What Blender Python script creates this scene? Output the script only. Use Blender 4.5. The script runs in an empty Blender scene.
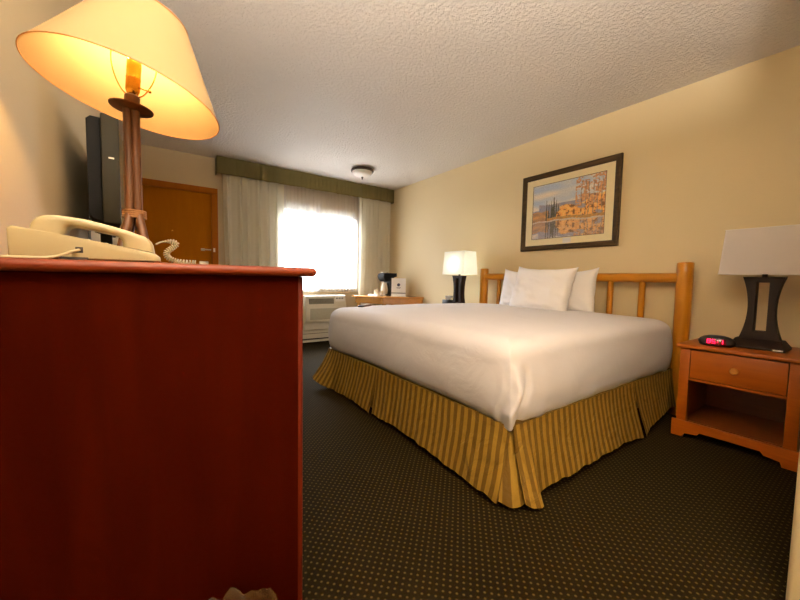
import bpy, bmesh, math, random
from mathutils import Vector, Matrix, noise

random.seed(7)
sc = bpy.context.scene
COL = sc.collection
PI = math.pi

# ------------------------------------------------------------------ materials
def srgb(r, g, b):
    f = lambda c: (c/255/12.92) if c/255 <= .04045 else ((c/255+.055)/1.055)**2.4
    return (f(r), f(g), f(b), 1)

def newmat(name):
    m = bpy.data.materials.new(name); m.use_nodes = True
    nt = m.node_tree; b = nt.nodes['Principled BSDF']
    return m, nt, b

def N(nt, t, **kw):
    n = nt.nodes.new(t)
    for k, v in kw.items():
        if k in n.inputs: n.inputs[k].default_value = v
        else: setattr(n, k, v)
    return n

def ramp(nt, fac, stops):
    r = nt.nodes.new('ShaderNodeValToRGB')
    e = r.color_ramp.elements
    while len(e) < len(stops): e.new(.5)
    for i, (p, c) in enumerate(stops): e[i].position = p; e[i].color = c
    nt.links.new(fac, r.inputs['Fac']); return r

def bump(nt, b, h, strength, dist):
    bp = N(nt, 'ShaderNodeBump', Strength=strength, Distance=dist)
    nt.links.new(h, bp.inputs['Height']); nt.links.new(bp.outputs['Normal'], b.inputs['Normal'])

def mix_var(nt, b, c1, c2, scale, detail=4, sc3=(1, 1, 1), coord='Object', lo=.3, hi=.7):
    tc = N(nt, 'ShaderNodeTexCoord'); mp = N(nt, 'ShaderNodeMapping'); mp.inputs['Scale'].default_value = sc3
    nt.links.new(tc.outputs[coord], mp.inputs['Vector'])
    nz = N(nt, 'ShaderNodeTexNoise', Scale=scale, Detail=detail)
    nt.links.new(mp.outputs[0], nz.inputs['Vector'])
    r = ramp(nt, nz.outputs[0], [(lo, c1), (hi, c2)])
    nt.links.new(r.outputs[0], b.inputs['Base Color'])
    return nz, mp

def plain(name, c, rough=.5, metal=0, spec=.5, var=.06, scale=30, bmp=0, **kw):
    m, nt, b = newmat(name)
    b.inputs['Roughness'].default_value = rough; b.inputs['Metallic'].default_value = metal
    b.inputs['Specular IOR Level'].default_value = spec
    c2 = tuple(min(1, x*(1-var)) for x in c[:3])+(1,); c1 = tuple(min(1, x*(1+var)) for x in c[:3])+(1,)
    nz, mp = mix_var(nt, b, c2, c1, scale)
    if bmp: bump(nt, b, nz.outputs[0], bmp, .002)
    for k, v in kw.items(): b.inputs[k.replace('_', ' ')].default_value = v
    return m

def wood(name, c1, c2, rough=.35, axis='z', scale=6, coat=.2, spec=.5):
    m, nt, b = newmat(name)
    s = {'x': (.12, 1, 1), 'y': (1, .12, 1), 'z': (1, 1, .12)}[axis]
    nz, mp = mix_var(nt, b, c1, c2, scale*6, 6, s, lo=.3, hi=.72)
    nz.inputs['Distortion'].default_value = .8
    b.inputs['Roughness'].default_value = rough; b.inputs['Coat Weight'].default_value = coat
    b.inputs['Coat Roughness'].default_value = .2; b.inputs['Specular IOR Level'].default_value = spec
    bump(nt, b, nz.outputs[0], .08, .001)
    return m

def wall_mat(name, c, bscale=90, bst=.35, dist=.002):
    m, nt, b = newmat(name)
    c2 = tuple(x*.965 for x in c[:3])+(1,)
    mix_var(nt, b, c2, c, 1.5)
    b.inputs['Roughness'].default_value = .62
    b.inputs['Specular IOR Level'].default_value = .3
    tc = N(nt, 'ShaderNodeTexCoord'); nz = N(nt, 'ShaderNodeTexNoise', Scale=bscale, Detail=3)
    nt.links.new(tc.outputs['Object'], nz.inputs['Vector'])
    bump(nt, b, nz.outputs[0], bst, dist)
    return m

M = {}
M['wall'] = wall_mat('tan_wall_paint', srgb(212, 193, 153))
M['farwall'] = wall_mat('pale_wall_paint', srgb(196, 178, 148))
# ceiling, knockdown texture
m, nt, b = newmat('textured_ceiling'); M['ceiling'] = m
b.inputs['Base Color'].default_value = srgb(226, 218, 208); b.inputs['Roughness'].default_value = .55
b.inputs['Specular IOR Level'].default_value = .25
tc = N(nt, 'ShaderNodeTexCoord')
vo = N(nt, 'ShaderNodeTexNoise', Scale=42, Detail=5, Roughness=.65); nt.links.new(tc.outputs['Object'], vo.inputs['Vector'])
r = ramp(nt, vo.outputs[0], [(.42, (0, 0, 0, 1)), (.6, (1, 1, 1, 1))])
bump(nt, b, r.outputs[0], .85, .006)
# carpet
m, nt, b = newmat('dotted_carpet'); M['carpet'] = m
tc = N(nt, 'ShaderNodeTexCoord'); sp = N(nt, 'ShaderNodeSeparateXYZ'); nt.links.new(tc.outputs['Object'], sp.inputs[0])
def mth(op, a, bb=None, cl=False):
    n = nt.nodes.new('ShaderNodeMath'); n.operation = op; n.use_clamp = cl
    for i, v in enumerate((a, bb)):
        if v is None: continue
        if isinstance(v, (int, float)): n.inputs[i].default_value = v
        else: nt.links.new(v, n.inputs[i])
    return n.outputs[0]
K = PI/.0150
sx = mth('SINE', mth('MULTIPLY', sp.outputs[0], K)); sy = mth('SINE', mth('MULTIPLY', sp.outputs[1], K))
pr_ = mth('MULTIPLY', sx, sy)
dots = ramp(nt, pr_, [(.55, (0, 0, 0, 1)), (.85, (1, 1, 1, 1))])
nz = N(nt, 'ShaderNodeTexNoise', Scale=400, Detail=3); nt.links.new(tc.outputs['Object'], nz.inputs['Vector'])
base = ramp(nt, nz.outputs[0], [(.3, srgb(19, 13, 2)), (.7, srgb(27, 18, 5))])
mx = N(nt, 'ShaderNodeMix', data_type='RGBA'); nt.links.new(dots.outputs[0], mx.inputs['Factor'])
nt.links.new(base.outputs[0], mx.inputs['A']); mx.inputs['B'].default_value = srgb(62, 52, 26)
nt.links.new(mx.outputs['Result'], b.inputs['Base Color']); b.inputs['Roughness'].default_value = .95
b.inputs['Specular IOR Level'].default_value = .04
bump(nt, b, nz.outputs[0], .5, .003)

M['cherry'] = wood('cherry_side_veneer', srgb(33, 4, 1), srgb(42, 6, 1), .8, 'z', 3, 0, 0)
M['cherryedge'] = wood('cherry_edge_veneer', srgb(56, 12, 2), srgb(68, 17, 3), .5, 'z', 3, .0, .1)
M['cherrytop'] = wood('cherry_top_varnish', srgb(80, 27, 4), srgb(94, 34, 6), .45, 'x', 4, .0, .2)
M['pine'] = wood('honey_pine_log', srgb(156, 98, 10), srgb(176, 114, 18), .35, 'z', 4, .15, .3)
M['pinerail'] = wood('honey_pine_rail', srgb(164, 104, 12), srgb(184, 120, 22), .35, 'y', 4, .15, .3)
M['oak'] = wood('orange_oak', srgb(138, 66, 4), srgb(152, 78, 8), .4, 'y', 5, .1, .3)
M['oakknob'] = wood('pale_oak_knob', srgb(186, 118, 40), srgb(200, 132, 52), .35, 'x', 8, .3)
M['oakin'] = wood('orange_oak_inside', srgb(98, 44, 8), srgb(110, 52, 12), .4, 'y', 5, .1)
M['deskwood'] = wood('corner_desk_oak', srgb(184, 126, 56), srgb(200, 142, 70), .25, 'x', 5, .4)
M['doorwood'] = wood('entry_door_veneer', srgb(146, 86, 3), srgb(154, 93, 5), .7, 'z', 2, 0, .05)
M['casing'] = wood('door_casing_wood', srgb(142, 80, 6), srgb(154, 90, 10), .6, 'z', 3, 0, .1)
M['stick'] = wood('dark_red_wood_pole', srgb(48, 25, 8), srgb(92, 53, 20), .45, 'z', 5, .0, .25)
M['rope'] = plain('rope_binding', srgb(116, 76, 34), .85, bmp=.5, scale=200)
M['brass'] = plain('brass', srgb(214, 160, 60), .25, 1)
M['espresso'] = wood('espresso_wood', srgb(22, 11, 7), srgb(34, 18, 11), .5, 'z', 5, .0, .2)
M['black'] = plain('black_plastic', srgb(18, 18, 19), .35)
M['matteblack'] = plain('matte_black_plastic', srgb(22, 22, 24), .75, spec=.2)
M['tvback'] = plain('tv_grey_plastic', srgb(38, 33, 16), .6, spec=.2)
M['tvdark'] = plain('tv_dark_plastic', srgb(12, 9, 5), .7, spec=.2)
M['phone'] = plain('beige_phone_plastic', srgb(156, 142, 106), .38, var=.02)
M['hole'] = plain('dark_hole', srgb(40, 28, 18), .8)
M['cream'] = plain('cream_enamel', srgb(212, 206, 188), .45, var=.03)
M['creamdark'] = plain('grey_grille', srgb(168, 164, 146), .6, var=.05)
M['darkslot'] = plain('dark_slot', srgb(66, 60, 50), .8)
M['white'] = plain('white_plastic', srgb(232, 230, 226), .4, var=.02)
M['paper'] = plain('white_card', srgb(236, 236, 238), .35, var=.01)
M['bronze'] = plain('bronze_metal', srgb(70, 52, 40), .4, .6)
M['steel'] = plain('satin_steel', srgb(196, 186, 166), .35, .9)
M['matboard'] = plain('cream_mat_board', srgb(250, 238, 200), .8, var=.02)
M['frame'] = wood('dark_frame_wood', srgb(46, 34, 20), srgb(70, 54, 32), .6, 'y', 6, .0, .1)
M['gold'] = plain('gold_fillet', srgb(176, 140, 70), .4, .7)
M['boxspring'] = plain('boxspring_fabric', srgb(60, 52, 44), .9)
M['steelframe'] = plain('dark_steel_frame', srgb(30, 28, 28), .5, .7)

def cloth(name, c, rough=.85, wrinkle=.25, wscale=6, dist=.01, trans=0, weave=0):
    m, nt, b = newmat(name)
    b.inputs['Base Color'].default_value = c; b.inputs['Roughness'].default_value = rough
    b.inputs['Specular IOR Level'].default_value = .2; b.inputs['Sheen Weight'].default_value = .1
    tc = N(nt, 'ShaderNodeTexCoord'); nz = N(nt, 'ShaderNodeTexNoise', Scale=wscale, Detail=5, Distortion=.6)
    nt.links.new(tc.outputs['Object'], nz.inputs['Vector']); bump(nt, b, nz.outputs[0], wrinkle, dist)
    if trans:
        out = nt.nodes['Material Output']; tr = N(nt, 'ShaderNodeBsdfTranslucent', Color=c)
        ms = N(nt, 'ShaderNodeMixShader', Fac=trans)
        nt.links.new(b.outputs[0], ms.inputs[1]); nt.links.new(tr.outputs[0], ms.inputs[2]); nt.links.new(ms.outputs[0], out.inputs[0])
    return m
M['sheet'] = cloth('white_bed_linen', srgb(211, 207, 211), wrinkle=.5, wscale=5, dist=.02)
M['pillow'] = cloth('white_pillowcase', srgb(242, 240, 242), wrinkle=.5, wscale=11, dist=.012)
M['valance'] = cloth('olive_valance_fabric', srgb(148, 138, 92), wrinkle=.4, wscale=14, dist=.008)
M['drape'] = cloth('oatmeal_drape_fabric', srgb(226, 222, 206), wrinkle=.15, wscale=20, dist=.003, trans=.30)

# sheer: mostly translucent with some open weave
m, nt, b = newmat('white_sheer_fabric'); M['sheer'] = m
b.inputs['Base Color'].default_value = srgb(236, 232, 230); b.inputs['Roughness'].default_value = .9
out = nt.nodes['Material Output']
tl = N(nt, 'ShaderNodeBsdfTranslucent', Color=srgb(238, 236, 238)); tp = N(nt, 'ShaderNodeBsdfTransparent')
m1 = N(nt, 'ShaderNodeMixShader', Fac=.55); m2 = N(nt, 'ShaderNodeMixShader', Fac=.30)
nt.links.new(b.outputs[0], m1.inputs[1]); nt.links.new(tl.outputs[0], m1.inputs[2])
nt.links.new(m1.outputs[0], m2.inputs[1]); nt.links.new(tp.outputs[0], m2.inputs[2]); nt.links.new(m2.outputs[0], out.inputs[0])

def shade_mat(name, c, trans, tcol=None):
    m, nt, b = newmat(name)
    b.inputs['Base Color'].default_value = c; b.inputs['Roughness'].default_value = .9; b.inputs['Specular IOR Level'].default_value = .1
    tc = N(nt, 'ShaderNodeTexCoord'); nz = N(nt, 'ShaderNodeTexNoise', Scale=300); nt.links.new(tc.outputs['Object'], nz.inputs['Vector']); bump(nt, b, nz.outputs[0], .1, .001)
    out = nt.nodes['Material Output']; tr = N(nt, 'ShaderNodeBsdfTranslucent', Color=tcol or c)
    ms = N(nt, 'ShaderNodeMixShader', Fac=trans)
    nt.links.new(b.outputs[0], ms.inputs[1]); nt.links.new(tr.outputs[0], ms.inputs[2]); nt.links.new(ms.outputs[0], out.inputs[0])
    return m
M['shadewarm'] = shade_mat('cream_lamp_shade', srgb(164, 140, 102), .004, srgb(255, 226, 180))
M['shadewhite'] = shade_mat('white_lamp_shade', srgb(226, 218, 214), .33)
M['trim'] = plain('brown_shade_piping', srgb(190, 138, 84), .8)

def emis(name, c, s):
    m, nt, b = newmat(name); b.inputs['Base Color'].default_value = c
    b.inputs['Emission Color'].default_value = c; b.inputs['Emission Strength'].default_value = s; return m
M['bulb'] = emis('warm_glowing_bulb', (1, .66, .31, 1), 85)
M['bulbcool'] = emis('cool_glowing_bulb', (.90, 1, .74, 1), 55)
M['led'] = emis('red_led_digits', (1, .01, .06, 1), 3.2)
M['redwin'] = plain('dark_red_lens', srgb(90, 4, 12), .15)
# striped skirt, stripes follow the UV
m, nt, b = newmat('gold_striped_satin'); M['skirt'] = m
uv = N(nt, 'ShaderNodeUVMap'); uv.uv_map = 'UVMap'; sp = N(nt, 'ShaderNodeSeparateXYZ'); nt.links.new(uv.outputs[0], sp.inputs[0])
tcw = N(nt, 'ShaderNodeTexCoord'); nzw = N(nt, 'ShaderNodeTexNoise', Scale=3.5, Detail=2); nt.links.new(tcw.outputs['Object'], nzw.inputs['Vector'])
w = mth('SINE', mth('ADD', mth('MULTIPLY', sp.outputs[0], 2*PI/.047), mth('MULTIPLY', nzw.outputs[0], 5.0)))
rs = ramp(nt, mth('MULTIPLY_ADD', w, .5), [(.44, (0, 0, 0, 1)), (.56, (1, 1, 1, 1))])
rs.inputs['Fac'].links[0].from_node.inputs[2].default_value = .5
mx = N(nt, 'ShaderNodeMix', data_type='RGBA'); nt.links.new(rs.outputs[0], mx.inputs['Factor'])
mx.inputs['A'].default_value = srgb(84, 60, 16); mx.inputs['B'].default_value = srgb(124, 95, 34)
nt.links.new(mx.outputs['Result'], b.inputs['Base Color'])
rr = ramp(nt, rs.outputs[0], [(0, (.6, .6, .6, 1)), (1, (.42, .42, .42, 1))]); nt.links.new(rr.outputs[0], b.inputs['Roughness'])
b.inputs['Sheen Weight'].default_value = 0; b.inputs['Specular IOR Level'].default_value = .14
tc = N(nt, 'ShaderNodeTexCoord'); nz = N(nt, 'ShaderNodeTexNoise', Scale=14, Detail=4, Distortion=1); nt.links.new(tc.outputs['Object'], nz.inputs['Vector'])
bump(nt, b, nz.outputs[0], .8, .018)
# glass
m, nt, b = newmat('clear_glass'); M['glass'] = m
out = nt.nodes['Material Output']; tp = N(nt, 'ShaderNodeBsdfTransparent'); gl = N(nt, 'ShaderNodeBsdfGlossy', Roughness=.03)
fr = N(nt, 'ShaderNodeFresnel', IOR=1.12); ms = N(nt, 'ShaderNodeMixShader')
nt.links.new(fr.outputs[0], ms.inputs[0]); nt.links.new(tp.outputs[0], ms.inputs[1]); nt.links.new(gl.outputs[0], ms.inputs[2]); nt.links.new(ms.outputs[0], out.inputs[0])
M['bowl'] = plain('frosted_white_glass', srgb(226, 220, 206), .35, var=.02, Subsurface_Weight=.2)
m, nt, b = newmat('clear_bin_liner'); M['liner'] = m
b.inputs['Base Color'].default_value = srgb(70, 48, 22); b.inputs['Roughness'].default_value = .3; b.inputs['Alpha'].default_value = .6
M['coffee_glass'] = plain('carafe_glass', srgb(200, 190, 176), .1)
M['cup'] = plain('paper_cup', srgb(224, 206, 178), .6)
M['pink'] = plain('pinkish_brown_plastic', srgb(120, 84, 74), .4)
m, nt, b = newmat('framed_print'); M['art'] = m
at = N(nt, 'ShaderNodeVertexColor'); at.layer_name = 'Col'; nt.links.new(at.outputs[0], b.inputs['Base Color']); b.inputs['Roughness'].default_value = .55
M['asphalt'] = plain('outdoor_asphalt', srgb(150, 152, 160), .9)
M['leaf'] = plain('outdoor_leaf', srgb(60, 80, 50), .8)

# ------------------------------------------------------------------ geometry helpers
def box(bm, x0, x1, y0, y1, z0, z1, bev=0, seg=2):
    r = bmesh.ops.create_cube(bm, size=1)
    vs = r['verts']
    for v in vs:
        v.co = Vector(((x0+x1)/2+v.co.x*(x1-x0), (y0+y1)/2+v.co.y*(y1-y0), (z0+z1)/2+v.co.z*(z1-z0)))
    if bev:
        es = list({e for v in vs for e in v.link_edges})
        bmesh.ops.bevel(bm, geom=es, offset=bev, segments=seg, affect='EDGES', profile=.5)
def B(*a, **k):
    bm = bmesh.new(); box(bm, *a, **k); return bm
def rings(bm, rows, closed=True, cap0=False, cap1=False):
    vr = [[bm.verts.new(p) for p in row] for row in rows]
    n = len(vr[0])
    for a, b_ in zip(vr, vr[1:]):
        for i in range(n if closed else n-1):
            j = (i+1) % n
            bm.faces.new((a[i], a[j], b_[j], b_[i]))
    if cap0: bm.faces.new(vr[0][::-1])
    if cap1: bm.faces.new(vr[-1])
    return vr
def lathe(bm, prof, c=(0, 0), n=32, mat=None, cap0=True, cap1=True):
    rows = []
    for (r, z) in prof:
        r = max(r, 1e-4)
        row = [Vector((c[0]+r*math.cos(2*PI*i/n), c[1]+r*math.sin(2*PI*i/n), z)) for i in range(n)]
        if mat is not None: row = [mat @ p for p in row]
        rows.append(row)
    rings(bm, rows, True, cap0, cap1)
def tube(bm, pts, r, n=10):
    pts = [Vector(p) for p in pts]; rs = r if isinstance(r, (list, tuple)) else [r]*len(pts)
    rows = []; up = Vector((0, 0, 1)); prev = None
    for i, p in enumerate(pts):
        d = (pts[min(i+1, len(pts)-1)]-pts[max(i-1, 0)]).normalized()
        if prev is None:
            a = d.cross(up)
            if a.length < .1: a = d.cross(Vector((1, 0, 0)))
        else: a = prev-d*prev.dot(d)
        a.normalize(); prev = a; b_ = d.cross(a)
        rows.append([p+a*rs[i]*math.cos(2*PI*k/n)+b_*rs[i]*math.sin(2*PI*k/n) for k in range(n)])
    rings(bm, rows, True, True, True)
def prism(bm, poly, axis, a0, a1, bev=0):
    def P(p, a):
        if axis == 'x': return Vector((a, p[0], p[1]))
        if axis == 'y': return Vector((p[0], a, p[1]))
        return Vector((p[0], p[1], a))
    v0 = [bm.verts.new(P(p, a0)) for p in poly]; v1 = [bm.verts.new(P(p, a1)) for p in poly]
    n = len(poly)
    f0 = bm.faces.new(v0); f1 = bm.faces.new(v1[::-1])
    for i in range(n):
        bm.faces.new((v0[i], v1[i], v1[(i+1) % n], v0[(i+1) % n]))
    if bev:
        es = list(f0.edges)+list(f1.edges)
        bmesh.ops.bevel(bm, geom=es, offset=bev, segments=3, affect='EDGES', profile=.5)
def catmull(pts, k=6):
    pts = [Vector(p) for p in pts]; out = []
    for i in range(len(pts)-1):
        p0 = pts[max(i-1, 0)]; p1 = pts[i]; p2 = pts[i+1]; p3 = pts[min(i+2, len(pts)-1)]
        for j in range(k):
            t = j/k
            out.append(.5*((2*p1)+(-p0+p2)*t+(2*p0-5*p1+4*p2-p3)*t*t+(-p0+3*p1-3*p2+p3)*t**3))
    out.append(pts[-1]); return out

def tag(o, label=None, cat=None, group=None, kind=None):
    if label: o['label'] = label
    if cat: o['category'] = cat
    if group: o['group'] = group
    if kind: o['kind'] = kind
    return o
ORG = {}
def thing(name, label, cat, loc, group=None):
    o = bpy.data.objects.new(name, None); COL.objects.link(o); o.location = loc; o.empty_display_size = .1
    ORG[o] = Vector(loc); return tag(o, label, cat, group)
def obj(name, bm, mat, parent=None, smooth=40, label=None, keep_n=False):
    """geometry is given in world coordinates; it is stored relative to the thing's base"""
    if not keep_n: bmesh.ops.recalc_face_normals(bm, faces=bm.faces)
    if parent is not None: org = ORG[parent]
    else:
        xs = [v.co for v in bm.verts]
        org = Vector(((min(v.x for v in xs)+max(v.x for v in xs))/2, (min(v.y for v in xs)+max(v.y for v in xs))/2, min(v.z for v in xs)))
    for v in bm.verts: v.co -= org
    if smooth:
        for f in bm.faces: f.smooth = True
        lim = math.radians(smooth)
        for e in bm.edges:
            if len(e.link_faces) == 2 and e.calc_face_angle(0) > lim: e.smooth = False
    me = bpy.data.meshes.new(name); bm.to_mesh(me); bm.free(); me.materials.append(mat)
    o = bpy.data.objects.new(name, me); COL.objects.link(o)
    if parent is not None: o.parent = parent
    else: o.location = org
    ORG[o] = org
    if label: o['label'] = label
    return o
def struct(name, bm, mat, parent=None, label=None):
    o = obj(name, bm, mat, parent, 30)
    if parent is None: tag(o, label or name.replace('_', ' '), name.split('_')[0], kind='structure')
    return o
def kids(o): return [c for c in bpy.data.objects if c.parent == o]
def copy_tree(o, parent=None):
    c = o.copy(); COL.objects.link(c); c.parent = parent
    for ch in kids(o): copy_tree(ch, c)
    return c

# ------------------------------------------------------------------ room
XL, XR, YW, YB, H = -.32, 3.24, 5.0, -2.4, 2.44
struct('floor', B(XL-.1, XR+.1, YB-.1, YW+.2, -.1, 0), M['carpet'], label='dark brown carpet with a fine grid of tan dots')
struct('ceiling', B(XL-.1, XR+.1, YB-.1, YW+.2, H, H+.1), M['ceiling'], label='off-white ceiling with knockdown texture')
struct('wall_left', B(XL-.1, XL, YB-.1, YW+.2, 0, H), M['wall'], label='tan wall behind the dresser')
struct('wall_right', B(XR, XR+.1, .12, YW+.2, 0, H), M['wall'], label='tan wall behind the headboard')
bm = bmesh.new(); box(bm, 1.5, XR+.1, YB-.1, .128, 0, H, .012, 3)
struct('wall_near', bm, M['wall'], label='tan wall corner at the near right edge')
struct('wall_back', B(XL-.1, 1.5, YB-.1, YB, 0, H), M['wall'], label='tan wall behind the viewer')
WX0, WX1, WZ0, WZ1 = 1.38, 2.62, .80, 1.99
DX0, DX1, DZ = -.26, .560, 2.0
bm = bmesh.new()
for a in ((XL-.1, DX0, 0, H), (DX0, DX1, DZ, H), (DX1, WX0, 0, H), (WX0, WX1, 0, WZ0), (WX0, WX1, WZ1, H), (WX1, XR+.1, 0, H)):
    box(bm, a[0], a[1], YW, YW+.14, a[2], a[3])
bmesh.ops.remove_doubles(bm, verts=bm.verts, dist=1e-5)
struct('wall_window', bm, M['farwall'], label='pale wall with the entry door and the window')

# entry door
d = thing('door_1', None, None, (.15, YW, 0)); d['kind'] = 'structure'; d['label'] = 'orange-brown wooden entry door'; d['category'] = 'door'
struct('door_leaf', B(DX0, DX1, YW+.02, YW+.065, .005, DZ, bev=.003), M['doorwood'], d)
bm = bmesh.new()
box(bm, DX1-.01, DX1+.062, YW-.018, YW+.0, 0, DZ-.009, .004)
box(bm, DX0-.05, DX0+.012, YW-.018, YW+.0, 0, DZ-.009, .004)
box(bm, DX0-.05, DX1+.062, YW-.018, YW+.0, DZ-.008, DZ+.062, .004)
box(bm, DX1-.012, DX1, YW, YW+.1, 0, DZ); box(bm, DX0, DX0+.012, YW, YW+.1, 0, DZ); box(bm, DX0, DX1, YW, YW+.1, DZ-.012, DZ)
struct('door_casing', bm, M['casing'], d)
bm = bmesh.new(); box(bm, .41, .51, YW+.0, YW+.02, 1.0, 1.14, .006); tube(bm, [(.47, YW+.0, 1.06), (.47, YW-.04, 1.06), (.44, YW-.045, 1.06), (.36, YW-.045, 1.06)], .009)
h_ = struct('door_handle', bm, M['steel'], d)
bm = bmesh.new(); tube(bm, [(.44, YW-.005, 1.287), (.54, YW-.005, 1.287)], .008); box(bm, .43, .47, YW+.0, YW+.02, 1.272, 1.302, .003)
struct('swing_bar_guard', bm, M['steel'], d)
bm = bmesh.new(); box(bm, .563, .585, YW-.026, YW-.017, 1.262, 1.31, .003); struct('strike_plate', bm, M['steel'], d)
bm = bmesh.new(); lathe(bm, [(.009, 0), (.009, .006), (.004, .008)], mat=Matrix.Translation((.135, YW+.021, 1.494)) @ Matrix.Rotation(PI/2, 4, 'X'))
struct('peephole', bm, M['brass'], d)

# window
w_ = thing('window_1', None, None, ((WX0+WX1)/2, YW, WZ0)); w_['kind'] = 'structure'; w_['label'] = 'sliding window behind the sheer curtains'; w_['category'] = 'window'
bm = bmesh.new()
for a in ((WX0, WX0+.05, WZ0, WZ1), (WX1-.05, WX1, WZ0, WZ1), (WX0, WX1, WZ0, WZ0+.05), (WX0, WX1, WZ1-.05, WZ1), (1.965, 2.015, WZ0, WZ1)):
    box(bm, a[0], a[1], YW+.05, YW+.1, a[2], a[3], .004)
struct('window_frame', bm, M['cream'], w_)
struct('window_pane', B(WX0+.05, WX1-.05, YW+.073, YW+.077, WZ0+.05, WZ1-.05), M['glass'], w_)
struct('window_sill', B(WX0-.02, WX1+.02, YW-.02, YW+.05, WZ0-.025, WZ0, bev=.004), M['cream'], w_)
# baseboards
struct('baseboard_right', B(XR-.012, XR, .12, YW, 0, .09, bev=.003), M['cream'], label='low baseboard along the headboard wall')
struct('baseboard_left', B(XL, XL+.012, YB, YW, 0, .09, bev=.003), M['cream'], label='low baseboard along the dresser wall')

# outside
struct('ground_outside', B(-8, 12, YW+.3, 20, -.3, -.2), M['asphalt'], label='pale pavement outside the window')
for i, (x, y, r) in enumerate(((1.55, 6.6, .42), (2.55, 6.9, .38), (3.7, 7.3, .5))):
    bm = bmesh.new(); bmesh.ops.create_icosphere(bm, subdivisions=4, radius=r, matrix=Matrix.Translation((x, y, .25)))
    for v in bm.verts:
        v.co += (v.co-Vector((x, y, .25))).normalized()*noise.noise(v.co*9)*.1
    o = obj('outdoor_bush', bm, M['leaf'])
    tag(o, ('leafy bush outside, left of the three behind the sheers', 'leafy bush outside, middle of the three behind the sheers', 'leafy bush outside, right of the three behind the sheers')[i], 'bush', 'bushes outside the window')

# ------------------------------------------------------------------ curtains
def pleated(x0, x1, z0, z1, y, amp, per, seed, gather=0, topx=0, nz_=14, lean=0):
    bm = bmesh.new(); nx = int((x1-x0)/per*14); rows = []
    ph = seed*1.7
    for k in range(nz_+1):
        t = k/nz_; z = z1+(z0-z1)*t; row = []
        for i in range(nx+1):
            s = i/nx
            x = x0+(x1-x0)*s + lean*t*(1-s)
            q = s*(x1-x0)/per + .35*noise.noise(Vector((s*6, seed, 0)))
            a = amp*(.75+.35*noise.noise(Vector((s*9, seed, 3))))
            fold = math.sin(2*PI*q+ph)+.35*math.sin(4*PI*q+ph*2+t*1.2)
            yy = y+a*fold*(.8+.2*t)+.008*noise.noise(Vector((s*5, t*3, seed)))
            x += .25*per*noise.noise(Vector((s*4, t*1.5, seed+5)))*t
            row.append(Vector((x, yy, z)))
        rows.append(row)
    rings(bm, rows, closed=False); return bm
ZT = 2.36
o = obj('drape', pleated(.665, 1.42, .06, ZT, 4.893, .038, .115, 1, lean=.06), M['drape'], smooth=80)
tag(o, 'oatmeal pleated drape drawn to the left, beside the entry door', 'curtain', 'oatmeal drapes at the window')
o = obj('drape', pleated(2.60, 3.19, .06, ZT, 4.893, .036, .10, 2), M['drape'], smooth=80)
tag(o, 'oatmeal pleated drape drawn to the right, behind the corner desk', 'curtain', 'oatmeal drapes at the window')
o = obj('sheer_curtain', pleated(1.25, 1.96, .745, ZT, 4.950, .010, .055, 3), M['sheer'], smooth=80)
tag(o, 'white sheer curtain over the left half of the window, above the air conditioner', 'curtain', 'white sheers over the window')
o = obj('sheer_curtain', pleated(1.90, 2.72, .745, ZT, 4.978, .010, .055, 4), M['sheer'], smooth=80)
tag(o, 'white sheer curtain over the right half of the window, next to the desk corner', 'curtain', 'white sheers over the window')
# valance: upholstered box with shallow gathers, returns to the wall
v0 = thing('window_valance', 'olive green gathered fabric valance box running along the top of the window wall', 'valance', (1.9, 4.85, 2.22))
bm = bmesh.new(); rows = []
path = [(.60, 4.99), (.60, 4.86), (.605, 4.852)]+[(x*.01, 4.85) for x in range(62, 322)]+[(3.225, 4.852), (3.23, 4.86), (3.23, 4.99)]
for k in range(9):
    z = 2.222+(2.437-2.222)*k/8; row = []
    for i, (x, y) in enumerate(path):
        g = noise.noise(Vector((x*9, z*1.2, 0)))*.022+noise.noise(Vector((x*26, z*1.5, 4)))*.014
        row.append(Vector((x, y+(g if 3 < i < len(path)-4 else 0), z+(.004*noise.noise(Vector((x*7, 0, 0))) if k == 0 else 0))))
    rows.append(row)
rings(bm, rows, closed=False)
bmesh.ops.solidify(bm, geom=bm.faces[:], thickness=.008)
obj('valance_fabric', bm, M['valance'], v0, smooth=60)
obj('curtain_rail', B(.66, 3.2, 4.89, 4.915, 2.362, 2.385, bev=.003), M['cream'], v0)

# ------------------------------------------------------------------ air conditioner and heater
ac = thing('air_conditioner', 'cream through-wall air conditioner unit with a dark louvre below the window sheers', 'air conditioner', (2.03, 4.99, .305))
ax0, ax1, ay, az0, az1 = 1.71, 2.345, 4.80, .305, .70
bm = bmesh.new(); prism(bm, [(4.995, az0), (ay+.012, az0), (ay, az0+.02), (ay, az0+.225), (ay+.035, az1-.01), (ay+.055, az1), (4.995, az1)], 'x', ax0, ax1, .006)
obj('housing', bm, M['cream'], ac)
def acp(x0, x1, z0, z1, off, t):      # panel lying on the sloped upper face
    bm = bmesh.new(); f = lambda z: ay+(z-(az0+.225))*(.035/.160)
    ps = [(x0, z0), (x1, z0), (x1-.0, z1), (x0, z1)]
    a = [bm.verts.new((x, f(z)-off, z)) for x, z in ps]; b_ = [bm.verts.new((x, f(z)-off+t, z)) for x, z in ps]
    bm.faces.new(a); bm.faces.new(b_[::-1])
    for i in range(4): bm.faces.new((a[i], b_[i], b_[(i+1) % 4], a[(i+1) % 4]))
    return bm
lv = obj('louvre', acp(1.76, 2.145, .575, .655, .002, .006), M['darkslot'], ac)
for k in range(5):
    z = .583+k*.016; obj('slat', acp(1.765, 2.14, z, z+.006, .006, .005), M['creamdark'], lv)
cp = obj('control_panel', acp(2.17, 2.325, .605, .675, .003, .004), M['white'], ac)
for k in range(3): obj('button', acp(2.185+k*.045, 2.21+k*.045, .645, .66, .006, .004), M['black'], cp)
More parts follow.
